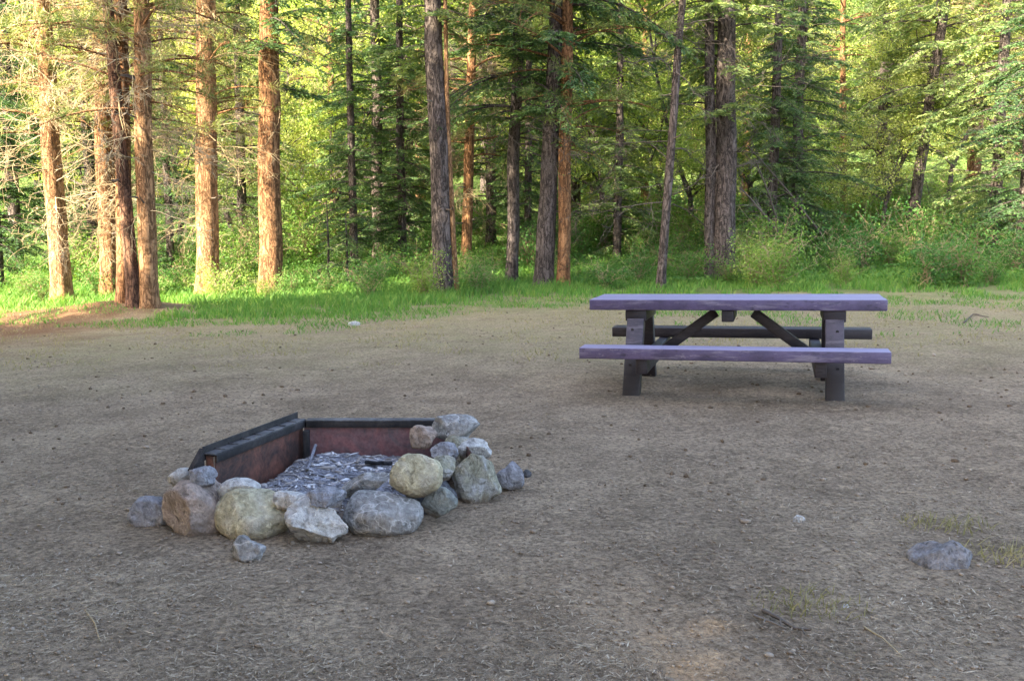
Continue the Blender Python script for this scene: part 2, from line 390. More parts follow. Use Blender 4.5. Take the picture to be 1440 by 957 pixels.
def rock(px, m, label, y=None, seed=1, depth=.8, cuts=5, rough=.1, rot=0, tilt=0, soft=0, sink=0, name='rock', cat='rock', group='stones piled around the fire ring'):
    """px = x0,y0,x1,y1 outline; y = distance of the centre (None: rests on the ground)"""
    x0, y0, x1, y1 = px
    if y is None:
        p = on_g((x0+x1)/2, y1-2); w = (x1-x0)/F*p.y; y = p.y + .36*w*depth
    c = at((x0+x1)/2, (y0+y1)/2, y); k = (c - Vector((0,0,CAMZ))).length/F
    w = (x1-x0)*k*1.07; h = (y1-y0)*k*1.06
    ct, st = abs(math.cos(tilt)), abs(math.sin(tilt))
    if tilt:                                    # size before tilting in the view plane
        den = ct*ct-st*st; W_ = (w*ct-h*st)/den; H_ = (h*ct-w*st)/den; w, h = max(W_, .3*w), max(H_, .3*h)
    if sink: c = c - Vector((0, 0, h*sink)); h *= 1+sink
    mb = rock_mesh(seed, (w, w*depth, h), cuts, rough, soft)
    o = mb.build(name, RK[m], smooth=True); o.location = c; o.rotation_euler = (0, tilt, 0)
    return tag(o, label, cat, group)
rock((185,699,238,744), 'blue', 'small blue grey stone at the left end of the stone ring', seed=3, cuts=4)
rock((232,675,326,753), 'tan', 'large pinkish tan boulder left of the yellow stone', seed=15, cuts=7)
rock((236,658,272,684), 'pale', 'pale stone tucked behind the pinkish boulder below the sloping steel wing', y=4.78, seed=21, cuts=4)
rock((266,654,302,684), 'blue', 'small light blue stone between the pinkish boulder and the front edge of the steel wall', y=4.62, seed=5, cuts=4)
rock((310,672,365,706), 'pale', 'smooth pale oval stone at the foot of the rusty left wall', y=4.62, seed=6, cuts=3, rough=.06)
rock((305,691,405,758), 'yellow', 'yellowish smooth stone in the middle of the front row', seed=27, cuts=5, rough=.07, soft=.3)
rock((386,688,432,716), 'pale', 'flat white stone wedged behind the yellowish stone', y=4.5, seed=31, cuts=6)
rock((396,696,487,770), 'pale', 'angular whitish boulder right of the yellowish stone', seed=12, cuts=10, rough=.16)
rock((428,686,486,716), 'blue', 'flat blue white stone lying on top of the angular whitish boulder', y=4.42, seed=33, cuts=8)
rock((322,752,371,793), 'grey', 'small wedge shaped grey stone lying in front of the row', seed=14, cuts=9, rough=.14)
rock((478,654,554,708), 'grey', 'slanted grey slab leaning behind the big oval boulder', y=4.72, seed=19, cuts=9, tilt=-.35, depth=.5)
rock((487,684,590,757), 'grey', 'big oval grey boulder at the front right of the ring', seed=22, cuts=5, rough=.08, soft=.2)
rock((584,674,648,738), 'green', 'greenish slate slab standing under the pale yellow stone', seed=41, cuts=9, tilt=.5, depth=.5)
rock((551,635,625,698), 'yellow', 'round pale yellow stone perched on top of its neighbours', y=4.62, seed=44, cuts=5, rough=.06, soft=.3)
rock((604,640,643,674), 'olive', 'small grey stone between the round yellow stone and the mottled boulder', y=4.78, seed=47, cuts=6)
rock((637,630,703,710), 'olive', 'large mottled olive and grey boulder at the right of the pile', seed=48, cuts=5, rough=.1)
rock((641,616,690,650), 'pale', 'light grey stone resting on the mottled boulder', y=5.22, seed=50, cuts=7)
rock((606,622,648,648), 'blue', 'low blue grey stone under the square topped block', y=5.05, seed=52, cuts=7)
rock((572,598,614,634), 'tan', 'small orange tinged stone at the right end of the rear steel rim', y=5.2, seed=55, cuts=7)
rock((603,583,673,630), 'grey', 'square topped grey block, highest stone of the pile', y=5.35, seed=58, cuts=11, rough=.07)
rock((618,612,672,690), 'olive', 'brownish stone buried in the middle of the pile under the block', y=5.25, seed=59, cuts=6)
rock((560,668,640,735), 'dark', 'dark stone hidden low under the round yellow stone', y=4.85, seed=61, cuts=6)
rock((696,648,736,692), 'blue', 'bluish stone at the far right end of the pile', seed=63, cuts=6)
rock((732,660,747,674), 'dark', 'tiny dark stone lying just right of the pile', seed=65, cuts=5, group='loose stones on the dirt')
rock((1288,740,1376,800), 'buried', 'half buried blue grey stone in the dirt at the right', seed=71, cuts=8, rough=.16, depth=.8, sink=.38, group='loose stones on the dirt')
rock((1355,740,1396,764), 'dark', 'small dark stone beside the half buried blue grey stone', y=4.98, seed=72, cuts=6, group='loose stones on the dirt')
rock((1115,724,1131,737), 'pale', 'small white stone alone on the dirt below the picnic table', seed=73, cuts=6, group='loose stones on the dirt')
rock((488,451,506,460), 'pale', 'white stone at the edge of the grass near the middle trees', seed=74, cuts=6, group='loose stones on the dirt')
rock((1182,849,1196,860), 'pale', 'small white stone right of the twigs in the foreground', seed=75, cuts=6, group='loose stones on the dirt')

# ------------------------------------------------------------------ fire ring
def fire_ring():
    zt = .27
    LF = on_z(303, 640, zt); LB = on_z(426, 592, zt); RB = on_z(640, 592, zt)
    RF = Vector((RB.x+.13, LF.y+.2, zt))
    zb = -.10
    base = Vector(((LF.x+RB.x)/2, (LF.y+LB.y)/2, -.03))
    t = empty('fire_ring', base)
    tag(t, 'three sided rusty steel fire ring with dark flanged rims behind piled stones', 'fire ring')
    def L_(p): return Vector(p) - base
    def wall(name, a, b, m, th=.008, n=(0,0,0), za=None, zb2=None):
        a, b = Vector(a), Vector(b); d = (b-a); d.z = 0; d.normalize(); nn = Vector((-d.y, d.x, 0))*th
        c = []
        for z_ in (0, 1):
            pa = Vector((a.x, a.y, zb if z_ == 0 else a.z)); pb = Vector((b.x, b.y, zb if z_ == 0 else b.z))
            c += [L_(pa), L_(pb), L_(pb+nn), L_(pa+nn)]
        return boxes(name, [[tuple(v) for v in c]], m, t, .002)
    wall('side_wall', LF, LB, M['rust2']); wall('rear_wall', LB+Vector((.006,0,0)), RB, M['rust']); wall('side_wall', RB+Vector((0,-.012,-.05)), RF+Vector((0,0,-.05)), M['rust2'])
    d = (LB-LF); d.z = 0; d.normalize(); n = Vector((-d.y, d.x, 0))
    up = Vector((0,0,1))
    # left ledge with a raised outer lip
    def slab(name, p, q, o0, o1, z0, z1, m):
        c = []
        for z_ in (z0, z1):
            c += [p+n*o0+up*z_, q+n*o0+up*z_, q+n*o1+up*z_, p+n*o1+up*z_]
        return boxes(name, [[tuple(L_(v)) for v in c]], m, t, .002)
    A = LF - d*.01; B = LB + d*.03
    led = slab('ledge', A, B, -.004, .060, .002, .010, M['steel_ledge'])
    slab('lip', A-d*.0, B+d*.02,   .0605, .070, -.03, .042, M['steel']).parent = t
    slab('inner_rim', A, B, -.016, -.0045, -.035, .004, M['steel'])
    # cross bars resting in the ledge (adjuster ribs)
    for k in range(7):
        mb = MB(); p = A.lerp(B, .10+.13*k)
        mb.add([tuple(L_(v)) for v in (p+n*.002+up*.0105, p+d*.012+n*.002+up*.0105, p+d*.012+n*.059+up*.0105, p+n*.059+up*.0105, p+n*.002+up*.016, p+d*.012+n*.002+up*.016, p+d*.012+n*.059+up*.016, p+n*.059+up*.016)],
               [(4,5,6,7), (0,1,5,4), (1,2,6,5), (2,3,7,6), (3,0,4,7)])
        mb.build('rib', M['steel_ledge'], led)
    # wing plate that slopes down in front of the left wall
    W0 = A + n*.066 + up*.028; W1 = on_z(268, 663, .20)
    c = []
    nn = Vector((.008, 0, 0))
    for a_, b_ in ((zb, zb), (None, None)):
        pa = Vector((W0.x, W0.y-.004, zb if a_ is not None else W0.z)); pb = Vector((W1.x, W1.y, zb if b_ is not None else W1.z))
        c += [L_(pb), L_(pa), L_(pa+nn), L_(pb+nn)]
    boxes('wing_plate', [[tuple(v) for v in c]], M['steel'], t, .002)
    boxes('wing_rim', [beam(tuple(L_(W0+Vector((0,-.004,.006)))), tuple(L_(W1+Vector((0,0,.006)))), .028, .014, (1,0,0))], M['steel'], t, .002)
    pa, pb = Vector((LF.x-.010, LF.y-.003, 0)), Vector((W0.x+.012, W0.y+.004, 0)); q = Vector((0, .008, 0)); c = []
    for z_ in (zb, LF.z-.004): c += [L_(Vector((v.x, v.y, z_))) for v in (pa, pa+q, pb+q, pb)]
    boxes('end_plate', [[tuple(v) for v in c]], M['rust2'], t, .002)
    # rear rim: flange turned outwards
    a, b = LB + Vector((.02, -.006, 0)), RB + Vector((0, -.006, 0))
    boxes('rear_rim', [[tuple(L_(v)) for v in (a+up*-.035, b+up*-.035, b+Vector((0,-.012,-.035)), a+Vector((0,-.012,-.035)), a+up*.002, b+up*.002, b+Vector((0,-.012,.002)), a+Vector((0,-.012,.002)))]], M['steel'], t, .002)
    boxes('rear_flange', [[tuple(L_(v)) for v in (a+Vector((0,-.012,.0025)), b+Vector((0,-.012,.0025)), b+Vector((0,.06,.0025)), a+Vector((0,.06,.0025)), a+Vector((0,-.012,.010)), b+Vector((0,-.012,.010)), b+Vector((0,.06,.010)), a+Vector((0,.06,.010)))]], M['steel_ledge'], t, .002)
    # hinge post in the rear left corner
    boxes('corner_post', [cuboid(*(lambda p: (p.x+.01, p.x+.045, p.y-.06, p.y-.025, zb+.03, p.z-.045))(L_(LB)))], M['steel'], t, .003)
    # ash bed
    mb = MB(); nx, ny = 60, 60; V = []
    def inside(s, q):          # s across, q depth
        f = Vector((LF.x+.02+s*(RB.x-LF.x-.14), LF.y-.22+.32*s*s, 0)); bk = Vector((LB.x+.02+s*(RB.x-LB.x-.04), LB.y-.015, 0)); return f.lerp(bk, q)
    def ash_z(s, q): 
        p = inside(s, q); e = min(s, 1-s)*4; e = min(e, 1)
        return -.02 + .085*sstep(0, .35, q)*(.6+.4*e) + .05*math.exp(-((s-.12)/.14)**2 - ((q-.85)/.2)**2) + .02*mn.noise((p.x*9, p.y*9, 0)) + .01*mn.noise((p.x*30, p.y*30, 5))
    for j in range(ny):
        for i in range(nx):
            s, q = i/(nx-1), j/(ny-1); p = inside(s, q); V.append((p.x, p.y, ash_z(s, q)))
    i = np.arange(ny-1)[:, None]*nx; j = np.arange(nx-1)[None, :]
    mb.add(V, np.stack([i+j, i+j+1, i+nx+j+1, i+nx+j], -1).reshape(-1, 4))
    o = mb.build('ash_bed', M['ash'], smooth=True); tag(o, 'mound of grey ash filling the steel fire ring', 'ash', kind='stuff')
    mb = MB()
    for k in range(4200):
        s, q = random.uniform(.02, .98), random.uniform(.08, .98); p = inside(s, q)
        r = random.choice([.002, .003, .003, .004, .005, .007, .012])*random.uniform(.7, 1.3)
        V, Fc = ICO1; rr = np.array([random.choice([random.uniform(.6, 1.6), random.uniform(1.5, 4.5)]), random.uniform(.4, 1), random.uniform(.15, .55)])*r
        V = V*rr*(1+.38*RNG.normal(size=(len(V), 1))); a_ = random.uniform(0, PI); c_, s_ = math.cos(a_), math.sin(a_)
        V = V@np.array([[c_, s_, 0], [-s_, c_, 0], [0, 0, 1]])
        mb.add(V+np.array([p.x, p.y, ash_z(s, q)+r*.3]), Fc, random.random()**(2.0 if r < .010 else 1.3))
    o = mb.build('charcoal_bits', M['ashbits']); tag(o, 'pale ash flakes and charcoal crumbs scattered over the ash', 'charcoal', kind='stuff')
    # charred sticks
    labels = ['whitish burnt stick lying across the ash', 'short black charred stick in the ash near the rear wall', 'grey burnt stick leaning in the rear left corner of the fire ring',
              'thin black charred stick at the right of the ash']
    for k, (s0, q0, s1, q1, r, m, dz) in enumerate([(.45, .45, .75, .52, .012, 'ash', 0), (.50, .75, .68, .70, .014, 'charcoal', 0), (.20, .62, .10, .93, .012, 'ash', .05), (.72, .62, .90, .80, .010, 'charcoal', 0.02)]):
        a, b = inside(s0, q0), inside(s1, q1); a.z = ash_z(s0, q0)+.012; b.z = ash_z(s1, q1)+.014+dz
        mb = MB(); pts = [a.lerp(b, u)+Vector((0,0,.006*mn.noise((u*4, k, 0)))) for u in np.linspace(0, 1, 9)]
        mb.tube(pts, [r*(.8+.3*mn.noise((u*5, k*2, 1))) for u in np.linspace(0, 1, 9)], 8)
        mb.add([tuple(pts[0])]*3, [(0,1,2)])
        o = mb.build('burnt_stick', M[m], smooth=True); tag(o, labels[k], 'stick', 'burnt sticks in the fire ring')
fire_ring()

# ------------------------------------------------------------------ twigs on the ground
def twig(pxs, r, label, m='deadtwig', lift=.01, side=0):
    pts = []
    for i, (px, py) in enumerate(pxs):
        p = on_g(px, py); p.z = g(p.x, p.y)+lift+.012*(i % 2); pts.append(p)
    P = []
    for i in range(len(pts)-1):
        for u in np.linspace(0, 1, 5)[:-1]: P.append(pts[i].lerp(pts[i+1], u)+Vector((0, 0, .004*mn.noise((i*3+u*3, r*99, 1)))))
    P.append(pts[-1]); mb = MB(); n = len(P)
    mb.tube(P, [r*(1-.6*i/n) for i in range(n)], 6, .6)
    for k in range(side):
        i = random.randint(2, n-3); a = P[i]; d = (P[i+1]-P[i]).normalized(); d = Matrix.Rotation(random.choice([-.8, .8]), 3, 'Z')@d
        l = random.uniform(.04, .11); mb.tube([a, a+d*l*.5+Vector((0,0,.008)), a+d*l], [r*.5, r*.4, r*.2], 5, .6)
    o = mb.build('twig', M['greytwig' if r > .0045 else m], smooth=True); return tag(o, label, 'twig', 'fallen twigs on the dirt')
twig([(1073,862), (1090,878), (1118,888), (1140,896)], .009, 'curved grey twig in the foreground, thicker of the two crossing the sunlit patch', side=2)
twig([(1060,872), (1082,884), (1106,892)], .006, 'thin twig lying just below the curved grey twig', side=1)
twig([(1215,890), (1240,910), (1268,926)], .004, 'straight thin twig at the lower right of the foreground')
twig([(120,862), (134,884), (140,905)], .004, 'thin twig in the lower left of the foreground')
twig([(1355,455), (1368,444), (1390,447)], .012, 'dark short stick lying near the grass at the right edge', side=1)

# ------------------------------------------------------------------ ground scatter
def scatter_xy(n, y0, y1, pw=1.6):
    u = RNG.random(n); y = (y0**(1-pw) + u*(y1**(1-pw)-y0**(1-pw)))**(1/(1-pw)); x = (RNG.random(n)*2-1)*(y*.56+.4); return x, y
def in_ring(x, y): return -1.42 < x < -.25 and 4.5 < y < 5.65
def litter():
    mb = MB(); x, y = scatter_xy(80000, 2.4, 15, 1.9)
    keep = [i for i in range(len(x)) if not in_ring(x[i], y[i]) and (mn.noise((x[i]*1.2, y[i]*1.2, 4)) > -.33 + .6*random.random()) and not (y[i] < 4.6 and abs(x[i]+.42*y[i]-1.95) < .22 and random.random() < .75)]  # needles thinned over the painted sun streak
    x, y = x[keep], y[keep]; z = np.array([g(a, b) for a, b in zip(x, y)]); n = len(x)
    a = RNG.random(n)*2*PI; D = np.stack([np.cos(a), np.sin(a), RNG.normal(size=n)*.12], 1)
    k = np.maximum(1, y/5)
    mb.leaves(np.stack([x, y, z+.010+.008*RNG.random(n)], 1), D, (.014+.045*RNG.random(n)**1.5)*k**.5, (.0024+.0024*RNG.random(n))*k**.8, RNG.random(n), up=np.tile([0,0,1.], (n, 1))+RNG.normal(size=(n, 3))*.3)
    tag(mb.build('needle_litter', M['litter']), 'fallen pine needles and straw strewn over the dirt', 'needles', kind='stuff')
    mb = MB(); x, y = scatter_xy(13000, 2.4, 17, 1.8); V, Fc = ICO1
    for a, b in zip(x, y):
        if in_ring(a, b): continue
        r = random.choice([.002, .0025, .003, .004, .006])*(1+b*.06)*random.uniform(.7, 1.3)
        if random.random() < .012: r *= 2.2
        s = np.array([random.uniform(.8, 1.5), random.uniform(.8, 1.4), random.uniform(.4, .8)])*r
        mb.add(V*s*(1+.15*RNG.normal(size=(len(V), 1)))+np.array([a, b, g(a, b)+r*.25+.002]), Fc, random.random()**1.4)
    tag(mb.build('gravel', M['pebble']), 'small pebbles and crumbs of soil scattered over the dirt', 'gravel', kind='stuff')
    # chips of bark and cones (darker flecks further back)
    mb = MB(); x, y = scatter_xy(380, 5, 19, .9); V, Fc = ICO1
    for a, b in zip(x, y):
        if in_ring(a, b): continue
        r = random.uniform(.006, .018)
        s = np.array([random.uniform(.8, 1.5), random.uniform(.7, 1.2), .8])*r
        mb.add(V*s*(1+.25*RNG.normal(size=(len(V), 1)))+np.array([a, b, g(a, b)+r*.3]), Fc, random.random()*.35)
    tag(mb.build('bark_chips', M['chips']), 'dark cones and bark chips lying across the clearing', 'bark chips', kind='stuff')
litter()

def blades(mb, P, H, Wd, tint, lean=.35):
    n = len(P); a = RNG.random(n)*2*PI; l = lean*RNG.random(n)
    D = np.stack([np.cos(a)*l, np.sin(a)*l, np.ones(n)], 1); S = np.stack([-np.sin(a+.9), np.cos(a+.9), np.zeros(n)], 1)
    H = H[:, None]; W = np.broadcast_to(Wd, (n,))[:, None]
    M1 = P+D*H*.55; T = P + D*H*np.array([1.5, 1.5, .95])
    V = np.stack([P-S*W*.5, P+S*W*.5, M1+S*W*.35, M1-S*W*.35, T], 1).reshape(-1, 3)
    b = np.arange(n)[:, None]*5
    mb.add(V, (b+np.array([[0,1,2,3]])), tint); mb.n -= 0
    mb.f.append(b+np.array([[3,2,4]])+(mb.n-len(V))); mb.t.append(np.broadcast_to(tint, (n,)))
def edge(x): # distance at which grass begins, per x
    pts = [(-14, 17.6), (-8.6, 17.2), (-6.2, 16.2), (-5, 14.8), (-3, 14.6), (-1.6, 16.2), (0, 17.9), (3, 17.6), (8, 16.8), (14, 16)]
    for (a, b), (c, d) in zip(pts, pts[1:]):
        if x <= c: return b+(d-b)*max(0, (x-a))/(c-a)
    return pts[-1][1]
def grass():
    n = 120000; y = 14+RNG.random(n)**1.5*16; x = (RNG.random(n)*2-1)*(y*.56+1); P = []; H = []
    for a, b in zip(x, y):
        e = edge(a)+1.1*mn.noise((a*.8, b*.8, 2)); d = b-e
        if d < 0 or ((a+7.1)/1.3)**2+((b-17.2)/1.1)**2 < .8+.5*random.random(): continue
        c = mn.noise((a*1.6, b*1.6, 7)); 
        if c < -.25 and d < 3: continue
        if d < 1.5 and random.random() > (.15+d/1.5)*(1 if a < 1 else .85): continue
        if a > 2.5 and d < 2.4 and c < .1: continue
        P.append((a, b, g(a, b))); H.append((.06+.30*min(d/2.2, 1)*(.55+.6*max(c, -.3)))*random.uniform(.6, 1.3)*(.8 if a < 1.5 else .6))
    P = np.array(P); H = np.array(H); mb = MB(); blades(mb, P, H, .016, RNG.random(len(P)), .6)
    tag(mb.build('grass', M['grass']), 'bright green grass along the edge of the trees', 'grass', kind='stuff')
    n = 42000; y = 11.5+RNG.random(n)**.6*8.5; x = (RNG.random(n)*2-1)*(y*.56+1); P = []
    for a, b in zip(x, y):
        if b > edge(a)+.4 or (a < 2 and b < edge(a)-1.6) or mn.noise((a*.9, b*.9, 21)) < .12-(b-12)*.06: continue
        P.append((a, b, g(a, b)))
    P = np.array(P); mb = MB(); blades(mb, P, .025+.06*RNG.random(len(P)), .012, RNG.random(len(P)), 1.0)
    tag(mb.build('thin_grass', M['grass']), 'thin short grass fading out into the dirt behind the picnic table', 'grass', kind='stuff')
    n = 16000; y = 10+RNG.random(n)*9.5; x = (RNG.random(n)*2-1)*(y*.56+1); P = []
    for a, b in zip(x, y):
        if b > edge(a)+.6 or mn.noise((a*1.1, b*1.1, 12)) < .02-(b-10)*.02: continue
        P.append((a, b, g(a, b)))
    P = np.array(P); mb = MB(); blades(mb, P, .02+.05*RNG.random(len(P)), .008, RNG.random(len(P)), 1.2)
    tag(mb.build('dry_grass', M['drygrass']), 'short straw coloured grass thinning out onto the dirt', 'dry grass', kind='stuff')
    # a few tufts by the foreground twigs and right stone
    for cx, cy, lab in ((1140, 858, 'thin yellowish grass tuft beside the curved twig in the foreground'), (1420, 785, 'thin green tuft at the right edge near the half buried stone'), (1330, 742, 'thin yellowish tuft behind the half buried stone')):
        p = on_g(cx, cy); k = 150; a = RNG.random(k)*2*PI; r = .16*RNG.random(k)**.7
        P = np.stack([p.x+np.cos(a)*r*1.4, p.y+np.sin(a)*r, np.zeros(k)], 1); P[:, 2] = [g(q[0], q[1])+.002 for q in P]
        mb = MB(); blades(mb, P, .02+.045*RNG.random(k), .0045, RNG.random(k), 1.3); tag(mb.build('grass_tuft', M['drygrass']), lab, 'grass tuft', 'small tufts on the dirt')
grass()

# ------------------------------------------------------------------ trees
def trunk_mesh(pts, rad, seed, sides=26, step=.16, flare=.35, rough=.06, top=1e9):
    """pts: list of 3D points from the base up (relative to the base)"""
    pts = [Vector(p) for p in pts]; L = [0]
    for a, b in zip(pts, pts[1:]): L.append(L[-1]+(b-a).length)
    n = int(L[-1]/step)+1; C = []; RR = []
    for i in range(n+1):
        s = L[-1]*i/n; k = 0
        while k < len(L)-2 and s > L[k+1]: k += 1
        u = (s-L[k])/(L[k+1]-L[k]); p = pts[k].lerp(pts[k+1], u); r = rad[k]+(rad[k+1]-rad[k])*u
        wob = .25*r*sstep(0, 2, s)
        C.append(p+Vector((wob*mn.noise((seed, s*.5, 0)), wob*mn.noise((seed, s*.5, 5)), 0))); RR.append(r*(1+flare*math.exp(-s/.22)))
    mb = MB(); V = []
    for i, (c, r) in enumerate(zip(C, RR)):
        s = L[-1]*i/n
        for j in range(sides):
            a = 2*PI*j/sides; ca, sa = math.cos(a), math.sin(a)
            q = Vector((ca*3.2, sa*3.2, s*1.1+seed*7)); q2 = Vector((ca*1.2, sa*1.2, s*.5+seed))
            rr = r*(1+rough*mn.noise(q)*1.3+.06*mn.noise(q2)) + .10*flare*r*math.exp(-s/.3)*math.sin(a*5+seed)
            V.append((c.x+rr*ca, c.y+rr*sa, c.z))
    k = len(C); i = np.arange(k-1)[:, None]*sides; j = np.arange(sides)[None, :]; j2 = (j+1) % sides
    mb.add(V, np.stack([i+j, i+j2, i+sides+j2, i+sides+j], -1).reshape(-1, 4)); return mb

def branch_pts(z, az, L, rise, droop, rnd, n=7):
    d = np.array([math.cos(az), math.sin(az)]); P = []
    bend = rnd.uniform(-.25, .25)
    for i in range(n):
        s = i/(n-1); side = bend*s*s*L
        P.append((d[0]*L*s-d[1]*side, d[1]*L*s+d[0]*side, z+rise*L*s-droop*L*s*s))
    return np.array(P)
def conifer(seed, H, z0, Rm, every=.42, nb=5, twig=.5, fine=9.5, leaf=(.11, .034), style='fir', deadz=None, sparse=0.0, hue=0):
    """returns (wood mesh, needle mesh) for a whole crown"""
    rnd = random.Random(seed); rg = np.random.default_rng(seed); wood = MB(); ndl = MB(); z = z0
    while z < H-.3:
        f = (H-z)/(H-z0); Lz = Rm*(f**.75)*min(1, .55+(z-z0)*.25) + .12; coarse = z > fine
        for b in range(nb):
            if rnd.random() < sparse: continue
            az = rnd.uniform(0, 2*PI); L = Lz*rnd.uniform(.55, 1.2); zz = z+rnd.uniform(-.25, .25)
            P = branch_pts(zz, az, L, rnd.uniform(-.05, .35) if style != 'pine' else rnd.uniform(.1, .6), rnd.uniform(.2, .55), rnd)
            wood.tube(P, np.linspace(.008+.010*L, .004, len(P)), 4, rnd.random()*.5)
            if style == 'pine':
                nt_ = max(2, int(L*5)); 
                for k in range(nt_):
                    s = rnd.uniform(.35, 1); q = np.array([np.interp(s*(len(P)-1), range(len(P)), P[:, c]) for c in range(3)])
                    d = rg.normal(size=3); d[2] = abs(d[2])*.6; d /= np.linalg.norm(d); e = q+d*rnd.uniform(.12, .45)
                    wood.tube([q, e], [.006, .003], 3, .4)
                    m_ = 26 if not coarse else 12; D = rg.normal(size=(m_, 3))+d*.9
                    ndl.leaves(e+rg.normal(size=(m_, 3))*.03, D, .12+.10*rg.random(m_) if not coarse else .28, .011 if not coarse else .05, np.clip(.5*rnd.random()+.5*rg.random(m_), 0, 1))
                continue
            step = .13 if not coarse else .26
            for s in np.arange(.18, 1.0, step/max(L, .3)):
                q = np.array([np.interp(s*(len(P)-1), range(len(P)), P[:, c]) for c in range(3)])
                t = P[-1]-P[0]; t /= np.linalg.norm(t)
                for sd in (-1, 1):
                    if rnd.random() < .15: continue
                    a = sd*rnd.uniform(.6, 1.15); c_, s_ = math.cos(a), math.sin(a)
                    d = np.array([t[0]*c_-t[1]*s_, t[0]*s_+t[1]*c_, t[2]+rnd.uniform(-.45, .1)]); tl = (.12+.42*L*(1-s)*.8)*twig*2*rnd.uniform(.6, 1.2)*.6+.1
                    e = q+d*tl; wood.tube([q, (q+e)/2+np.array([0,0,.02]), e], [.004, .003, .002], 3, .3)
                    base = rnd.random()
                    m_ = int(tl/(.042 if not coarse else .11))+2
                    u = rg.random(m_*2)[:, None]; pp = q+(e-q)*u; sg = np.where(np.arange(m_*2) % 2 == 0, 1, -1)[:, None]
                    sdv = np.array([-d[1], d[0], 0]); D = d*.8+sdv*sg*.9+rg.normal(size=(m_*2, 3))*.3; D[:, 2] -= .15
                    ndl.leaves(pp, D, leaf[0]*(1 if not coarse else 2.4)*(.6+.8*rg.random(m_*2)), leaf[1]*(1 if not coarse else 2.6), np.clip(base*.6+.4*rg.random(m_*2), 0, 1))
        z += every*rnd.uniform(.7, 1.3)*(1 if not coarse or fine == 0 else 3.2)
    if not wood.v: wood.tube([(0,0,z0), (0,0,z0+.1)], [.01, .01], 3)
    return wood, ndl
def deadwood(seed, z0, z1, n, Lm, tint=.5):
    """bare lower branches: crooked, forked and fine"""
    rnd = random.Random(seed); mb = MB()
    def grow(p, d, L, r, lev, tn):
        k = 5; P = [p]; q = Vector(p); v = Vector(d).normalized()
        for i in range(k):
            v = (v+Vector((rnd.gauss(0, .16), rnd.gauss(0, .16), rnd.gauss(0, .14)-.05))).normalized(); q = q+v*(L/k); P.append(q.copy())
            if lev < 3 and rnd.random() < (.85 if lev < 2 else .5):
                w = (v+Vector((rnd.gauss(0, .7), rnd.gauss(0, .7), rnd.gauss(0, .6)))).normalized()
                grow(q, w, L*rnd.uniform(.3, .6), r*.55*(1-i/k*.5), lev+1, tn)
        mb.tube(P, [max(r*(1-.75*i/k), .0035) for i in range(k+1)], 4 if lev < 2 else 3, tn)
    for b in range(n):
        z = rnd.uniform(z0, z1); az = rnd.uniform(0, 2*PI); L = Lm*rnd.uniform(.4, 1.1)
        grow(Vector((.05*math.cos(az), .05*math.sin(az), z)), (math.cos(az), math.sin(az), rnd.uniform(-.5, .45)), L, .014*rnd.uniform(.6, 1.3), 0, min(1, max(0, tint+rnd.uniform(-.3, .3))))
    return mb
def broadleaf(seed, H, Rm, n_l=9, leaf=.075, z0=.8):
    rnd = random.Random(seed); rg = np.random.default_rng(seed); wood = MB(); lf = MB()
    def grow(p, d, L, r, lev):
        k = 5; P = [p]; q = Vector(p); v = Vector(d).normalized()
        for i in range(k):
            v = (v+Vector((rnd.gauss(0, .14), rnd.gauss(0, .14), rnd.gauss(0, .10)+.03))).normalized(); q = q+v*(L/k); P.append(q.copy())
            if lev < 3 and (lev > 0 or q.z > z0):
                for _ in range(2 if lev < 2 else 1):
                    w = (v*.5+Vector((rnd.gauss(0, .8), rnd.gauss(0, .8), rnd.gauss(0, .4)+.1))).normalized()
                    grow(q, w, L*rnd.uniform(.32, .5), r*.5*(1-i/k*.5), lev+1)
            if lev >= 2:
                m_ = n_l; c = np.array(q)+rg.normal(size=(m_, 3))*.11; D = rg.normal(size=(m_, 3)); D[:, 2] -= .3
                b = rnd.random(); lf.leaves(c, D, leaf*(.7+.7*rg.random(m_)), leaf*.62, np.clip(.5*b+.5*rg.random(m_), 0, 1))
        wood.tube(P, [max(r*(1-.7*i/k), .003) for i in range(k+1)], 5 if lev == 0 else 3, .4)
    grow(Vector((0,0,0)), (rnd.gauss(0, .06), rnd.gauss(0, .06), 1), H, .012*H+.01, 0)
    return wood, lf
def shrub(seed, H, Rm, stems=12, n_l=8, leaf=.06):
    rnd = random.Random(seed); rg = np.random.default_rng(seed); wood = MB(); lf = MB()
    for s in range(stems):
        az = rnd.uniform(0, 2*PI); sp = rnd.uniform(.1, 1)*Rm; h = H*rnd.uniform(.5, 1)
        P = [np.array((0.,0,0))+rg.normal(size=3)*np.array([.12,.12,0])]; 
        for i in range(1, 6):
            u = i/5; P.append(np.array((math.cos(az)*sp*u**1.4, math.sin(az)*sp*u**1.4, h*u*(1-.15*u)))+rg.normal(size=3)*.03)
        wood.tube(P, np.linspace(.010, .003, 6), 4, .4)
        for i in range(1, 6):
            for _ in range(3):
                c = P[i]+rg.normal(size=3)*.13*min(1, H); c[2] = max(c[2], .05); wood.tube([P[i], c], [.004, .002], 3, .4)
                m_ = n_l; D = rg.normal(size=(m_, 3)); D[:, 2] -= .1; b = rnd.random()
                lf.leaves(c+rg.normal(size=(m_, 3))*.07*min(1.3, H), D, leaf*(.7+.7*rg.random(m_)), leaf*.6, np.clip(.5*b+.5*rg.random(m_), 0, 1))
    return wood, lf

